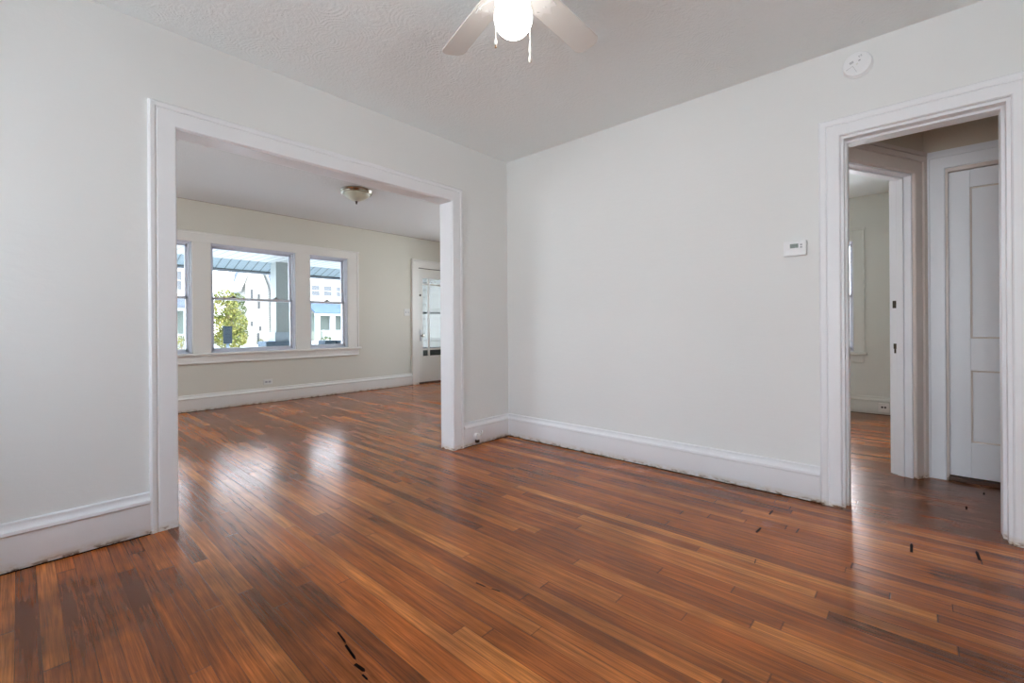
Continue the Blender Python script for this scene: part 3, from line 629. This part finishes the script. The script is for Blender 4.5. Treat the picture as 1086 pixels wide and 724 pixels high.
for a in (-0.021, 0.021):
    fc = MB().prism([(-0.015, -0.012), (0.015, -0.012), (0.018, 0), (0.015, 0.012), (-0.015, 0.012), (-0.018, 0)], 0.006, 0.0085, lambda p, q, z, a=a: (z, a + p, q)).build('socket', m_grey, ot)
    k = MB()
    for q in (-0.006, 0.006): k.box((a - 0.005, 0.0084, q - 0.0018), (a + 0.004, 0.0088, q + 0.0018), xfw)
    k.build('slot', m_dkplastic, fc)
xfb = lambda a, d, z: (a, -d, z)
bo = empty('wall_outlet', (2.555, BWY - 0.021, 0.082)); thing(bo, 'white power outlet set in the bedroom baseboard', 'outlet')
MB().box((-0.046, 0, -0.05), (0.046, 0.03, 0.05), xfb).build('outlet_box', m_plasticd, bo, 0.003)
for a in (-0.013, 0.013):
    k = MB().lathe([(0, 0.0), (0.0105, 0.0), (0.0105, -0.002), (0, -0.002)], (a, -0.030, 0.006), 'y', 16).build('socket', m_dkplastic, bo)

jk = thing(empty('cable_jack', (0.021, -0.436, 0.075)), 'small white jack with a dark open end on the baseboard beside the wide opening', 'cable jack')
MB().prism([(-0.018, -0.024), (0.018, -0.024), (0.022, -0.016), (0.022, 0.014), (0.012, 0.028), (-0.012, 0.028), (-0.022, 0.014), (-0.022, -0.016)], -0.003, 0.034, lambda p, q, z: (z, p, q)).build('body', m_plastic, jk, 0.003)
MB().box((0.004, -0.015, -0.050), (0.030, 0.015, -0.024)).build('socket', m_bronzed, jk, 0.002)
MB().tube([(0.022, 0.020, -0.008), (0.027, 0.036, 0.008), (0.020, 0.054, 0.026), (0.008, 0.064, 0.036)], 0.007, 8).build('wire_stub', m_plasticd, jk)

# ------------------------------------------------------------------ porch and street
GZ = -0.95
struct(MB().box((-140, -70, GZ - 0.2), (-7.3, 110, GZ)).build('ground', m_lawn), 'pale sunlit ground in front of the porch', 'ground')
struct(MB().box((-31, -70, GZ - 0.05), (-23, 110, GZ + 0.01)).build('road', m_road), 'grey street in front of the houses', 'road')
struct(MB().box((-7.3, -6.0, -0.22), (XO, 3.55, -0.10)).build('porch_floor', m_porchf), 'grey front porch floor outside the windows', 'porch floor')
b = MB().box((-6.95, -6.0, 2.35), (XO, 3.55, 2.42))
pc = struct(b.build('porch_ceiling', m_porchc), 'white board porch ceiling seen through the windows', 'porch ceiling')
kid(MB().prism([(-6.95, 2.35), (-7.40, 2.205), (-7.40, 2.30), (-6.95, 2.42)], -6.0, 3.55, lambda p, q, y: (p, y, q)).build('sloped_soffit', m_soffit, pc))
kid(MB().box((-7.47, -6.0, 2.155), (-7.40, 3.55, 2.31)).build('gutter', m_gutter, pc))
kid(MB().box((-7.41, -6.0, 2.196), (-7.385, 3.55, 2.212)).build('soffit_strip', m_stormdark, pc))
struct(MB().box((-7.0, 3.40, -0.2), (XO, 3.52, 2.35)).build('wall_porch', m_lap), 'cream lap siding wall at the end of the porch', 'wall')
pl = MB(); pl.box((-7.05, 0.42, 0.92), (-6.75, 0.95, 2.35))
pil = struct(pl.build('porch_pillar', m_pillar, None, 0.004), 'pale grey green porch pillar on a blue grey block base', 'pillar')
kid(MB().box((-7.08, 0.385, 0.745), (-6.72, 0.985, 0.93)).build('plinth', m_porchw, pil, 0.004))
kid(MB().box((-7.14, 0.20, -0.1), (-6.66, 1.02, 0.745)).build('block_base', m_stone, pil, 0.01))
pw = MB(); pw.box((-7.0, 1.38, -0.1), (-6.66, 1.62, 0.735)); pw.box((-7.0, 1.655, -0.1), (-6.66, 1.85, 0.725))
struct(pw.build('porch_pedestal', m_stone, None, 0.008), 'low blue grey block pedestal at the porch edge', 'pedestal')

ub = thing(empty('utility_box', (-12, 1.0, GZ)), 'dark upright box on a post in front of the yellow green trees', 'box')
MB().box((-0.09, -0.095, 0.57 - GZ), (0.09, 0.095, 1.06 - GZ)).box((-0.10, -0.105, 1.05 - GZ), (0.10, 0.105, 1.075 - GZ)).build('cabinet', m_box, ub, 0.006)
MB().box((-0.03, -0.03, 0), (0.03, 0.03, 0.58 - GZ)).build('post', m_stone, ub)

def leaves(bm_, blobs, n, size):
    tot = sum(r[3] ** 2 for r in blobs)
    for cx, cy, cz, r, sq in blobs:
        for _ in range(int(n * r ** 2 / tot)):
            while True:
                v = Vector((random.uniform(-1, 1), random.uniform(-1, 1), random.uniform(-1, 1)))
                if 0.25 < v.length < 1: break
            v = v.normalized() * (v.length ** 0.5)
            p = Vector((cx + v.x * r, cy + v.y * r, cz + v.z * r * sq)); s = size * random.uniform(0.6, 1.3)
            a = Vector((random.gauss(0, 1), random.gauss(0, 1), random.gauss(0, 1))).normalized(); c = a.cross(Vector((random.gauss(0, 1), random.gauss(0, 1), random.gauss(0, 1)))).normalized()
            bm_.add([p - a * s, p + c * s * 0.6, p + a * s, p - c * s * 0.6], [(0, 1, 2, 3)])
def tree(x, y, top, blobs, n, size, mt, label, group=None):
    r = thing(empty('tree', (x, y, GZ)), label, 'tree', group)
    t = MB().tube([(0, 0, 0), (0.05, 0.03, top * 0.3), (0, 0.1, top * 0.6), (0.1, 0, top * 0.85)], 0.11, 8)
    t.tube([(0.02, 0.05, top * 0.4), (0.3, 0.5, top * 0.7)], 0.05, 6); t.tube([(0.02, 0.05, top * 0.45), (-0.2, -0.5, top * 0.75)], 0.05, 6)
    t.build('trunk', m_bark, r)
    f = MB(); leaves(f, blobs, n, size); f.build('foliage', mt, r)
tree(-38, 8.1, 4.6, [(0, -0.2, 3.5, 1.0, 1.1), (0.2, 0.3, 2.4, 1.1, 1.0), (0, -0.6, 1.9, 1.1, 1.0), (0, -0.1, 4.4, 0.75, 0.9), (0.1, 0.2, 1.1, 1.2, 0.7)], 7500, 0.085, m_leafy, 'yellow green leafy tree seen through the wide window')
tree(-44, 10.35, 5.2, [(0, 0.1, 3.6, 0.9, 1.1), (0, 0.2, 4.6, 0.7, 0.9), (0, 0.1, 2.4, 1.0, 1.0), (0.2, 0.2, 1.4, 0.9, 0.9)], 3000, 0.085, m_leafg, 'greener tree standing against the corner of the gabled house')
tree(-60, 12.0, 7.5, [(0, -1.0, 4.6, 1.0, 1.2), (0, 0.2, 5.4, 1.0, 1.1)], 900, 0.10, m_leafg, 'thin distant tree rising behind the yellow green tree')
def shrub(x, y, r, n, mt, label, h_=0.9):
    e = thing(empty('shrub', (x, y, GZ)), label, 'shrub')
    MB().tube([(0, 0, 0), (0, 0.02, r * 0.9)], 0.04, 6).build('stem', m_bark, e)
    f = MB(); leaves(f, [(0, 0, r * h_, r, h_)], n, r * 0.12); f.build('foliage', mt, e)
shrub(-54.45, 16.05, 0.36, 350, m_leafg, 'small dark green shrub at the foot of the gabled house')
shrub(-41.9, 5.9, 0.75, 350, m_leafy, 'yellow green shrub in front of the porch seen in the leftmost window')
shrub(-41.9, 18.0, 0.60, 350, m_leafg, 'green shrub beside the white porch railing across the street')

def hwin(par, x, y0, y1, z0, z1, mat):
    f = MB(); 
    for lo, hi in (((y0 - 0.1, z0 - 0.1), (y0, z1 + 0.1)), ((y1, z0 - 0.1), (y1 + 0.1, z1 + 0.1)), ((y0, z1), (y1, z1 + 0.1)), ((y0, z0 - 0.12), (y1, z0)), ((y0, (z0 + z1) / 2 - 0.03), (y1, (z0 + z1) / 2 + 0.03))):
        f.box((x, lo[0], lo[1]), (x + 0.08, hi[0], hi[1]))
    w_ = f.build('window', m_hwood, par)
    MB().box((x, y0, z0), (x + 0.03, y1, z1)).build('pane', mat, w_)
# house across the street with the blue grey porch roof
hs = thing(empty('house', (-45, 19, GZ)), 'white house across the street with a blue grey porch roof', 'house')
def house_build(root):
    loc = Vector(root.location)
    class L(MB):
        def build(s, name, mat, parent=None, bevel=0.0):
            if parent is root: s.v = [tuple(Vector(v) - loc) for v in s.v]
            else: s.v = [tuple(Vector(v) - loc) for v in s.v]
            return MB.build(s, name, mat, parent, bevel)
    return L
L = house_build(hs)
L().box((-53, 17.4, GZ), (-45, 27, 7.6)).build('wall', m_hwhite, hs)
L().prism([(-54, 7.5), (-44.2, 7.5), (-49, 10.5)], 17.0, 27.6, lambda p, q, y: (p, y, q)).build('roof', m_groof, hs)
L().prism([(-42.6, 2.47), (-42.6, 2.62), (-45, 3.75), (-45, 3.6)], 17.2, 25, lambda p, q, y: (p, y, q)).build('porch_roof', m_hroof, hs)
L().box((-43.0, 17.3, 2.25), (-42.75, 25, 2.47)).build('porch_beam', m_hwood, hs)
L().box((-45.0, 17.3, GZ), (-42.7, 25, -0.35)).build('porch_base', m_hwood, hs)
L().box((-45.0, 17.5, -0.3), (-44.95, 25, 2.45)).build('porch_wall', m_hshade, hs)  # darker sheet painting the shade below the porch roof
for y in (17.35, 18.95, 22.6): L().box((-43.05, y, -0.35), (-42.75, y + 0.45, 2.3)).build('column', m_hwood, hs)
r_ = L().box((-42.95, 17.95, 0.62), (-42.85, 22.6, 0.72)); r_.box((-42.95, 17.95, -0.3), (-42.85, 22.6, -0.2)); r_.box((-43.0, 18.1, -0.35), (-42.8, 18.3, 0.75))
for k in range(30): r_.box((-42.92, 18.3 + k * 0.145, -0.25), (-42.88, 18.345 + k * 0.145, 0.65))
r_.build('railing', m_hwood, hs)
def hw(root, LL, x, y0, y1, z0, z1, mat):
    f = LL()
    for lo, hi in (((y0 - 0.1, z0 - 0.1), (y0, z1 + 0.1)), ((y1, z0 - 0.1), (y1 + 0.1, z1 + 0.1)), ((y0, z1), (y1, z1 + 0.1)), ((y0, z0 - 0.12), (y1, z0)), ((y0, (z0 + z1) / 2 - 0.03), (y1, (z0 + z1) / 2 + 0.03))):
        f.box((x, lo[0], lo[1]), (x + 0.08, hi[0], hi[1]))
    w_ = f.build('window', m_hwood, root)
    LL().box((x, y0, z0), (x + 0.03, y1, z1)).build('pane', mat, w_)
for y0, y1 in ((17.9, 18.75), (19.2, 20.1), (20.65, 21.5), (22.1, 22.95)): hw(hs, L, -45, y0, y1, 4.45, 5.5, m_hwin2)
hw(hs, L, -44.93, 19.85, 20.40, 0.6, 2.05, m_hwin)
hw(hs, L, -44.93, 21.2, 21.75, 0.6, 2.05, m_hwin)
# gabled house
gh = thing(empty('house', (-55, 15.8, GZ)), 'tall white gabled house behind the trees in the wide window', 'house')
L = house_build(gh)
L().prism([(14.64, GZ), (17.3, GZ), (17.3, 5.4), (15.8, 9.6), (14.64, 6.2)], -58, -55, lambda p, q, x: (x, p, q)).build('wall', m_hwhite, gh)
L().box((-63, 15.2, GZ), (-57.5, 24, 5.4)).build('wing_wall', m_hwhite, gh)
r_ = L().prism([(15.8, 9.75), (15.8, 10.1), (14.0, 5.6), (14.0, 5.25)], -58, -54.4, lambda p, q, x: (x, p, q)); r_.prism([(15.8, 9.75), (15.8, 10.1), (17.5, 5.6), (17.5, 5.25)], -58, -54.4, lambda p, q, x: (x, p, q))
r_.build('roof', m_hwood, gh)
L().prism([(-56.8, 5.2), (-60.5, 10.4), (-64, 5.2)], 15.6, 25, lambda p, q, y: (p, y, q)).build('wing_roof', m_groof, gh)
for y0, y1, z0, z1 in ((15.2, 15.42, 4.4, 5.5), (15.95, 16.17, 3.3, 5.0), (15.2, 15.40, 1.25, 1.75), (16.1, 16.3, 0.7, 1.2)): L().box((-55.02, y0, z0), (-54.93, y1, z1)).build('window', m_hwin2, gh)
L().box((-55.02, 15.85, -0.95), (-54.93, 16.1, 0.4)).build('door', m_hwin2, gh)
# house in the leftmost window
lh = thing(empty('house', (-45, 4, GZ)), 'white house with a railed porch seen in the leftmost window', 'house')
L = house_build(lh)
L().box((-53, -3.5, GZ), (-45, 7.6, 7.2)).build('wall', m_hwhite, lh)
L().prism([(-54, 7.1), (-44.2, 7.1), (-49, 9.6)], -4.1, 8.1, lambda p, q, y: (p, y, q)).build('roof', m_groof, lh)
L().prism([(-42.6, 2.75), (-42.6, 2.95), (-45, 3.7), (-45, 3.5)], -3.2, 7.4, lambda p, q, y: (p, y, q)).build('porch_roof', m_groof, lh)
L().box((-43.0, -3.2, 2.5), (-42.75, 7.4, 2.76)).build('porch_beam', m_hwood, lh)
L().box((-45.0, -3.2, GZ), (-42.7, 7.4, -0.35)).build('porch_base', m_hwood, lh)
L().box((-45.0, -3.2, -0.3), (-44.95, 7.4, 2.6)).build('porch_wall', m_hshade, lh)  # porch shade painted as a darker wall sheet
for y in (-2.5, 2.0, 6.25): L().box((-43.05, y, -0.35), (-42.75, y + 0.35, 2.55)).build('column', m_hwood, lh)
r_ = L().box((-42.95, -2.4, 0.45), (-42.85, 6.3, 0.55)); r_.box((-42.95, -2.4, -0.3), (-42.85, 6.3, -0.2))
for k in range(58): r_.box((-42.92, -2.3 + k * 0.148, -0.25), (-42.88, -2.255 + k * 0.148, 0.5))
r_.build('railing', m_hwood, lh)
hw(lh, L, -45, 5.4, 6.55, 4.4, 6.0, m_hwin2); hw(lh, L, -45, 2.4, 3.55, 4.4, 6.0, m_hwin2)
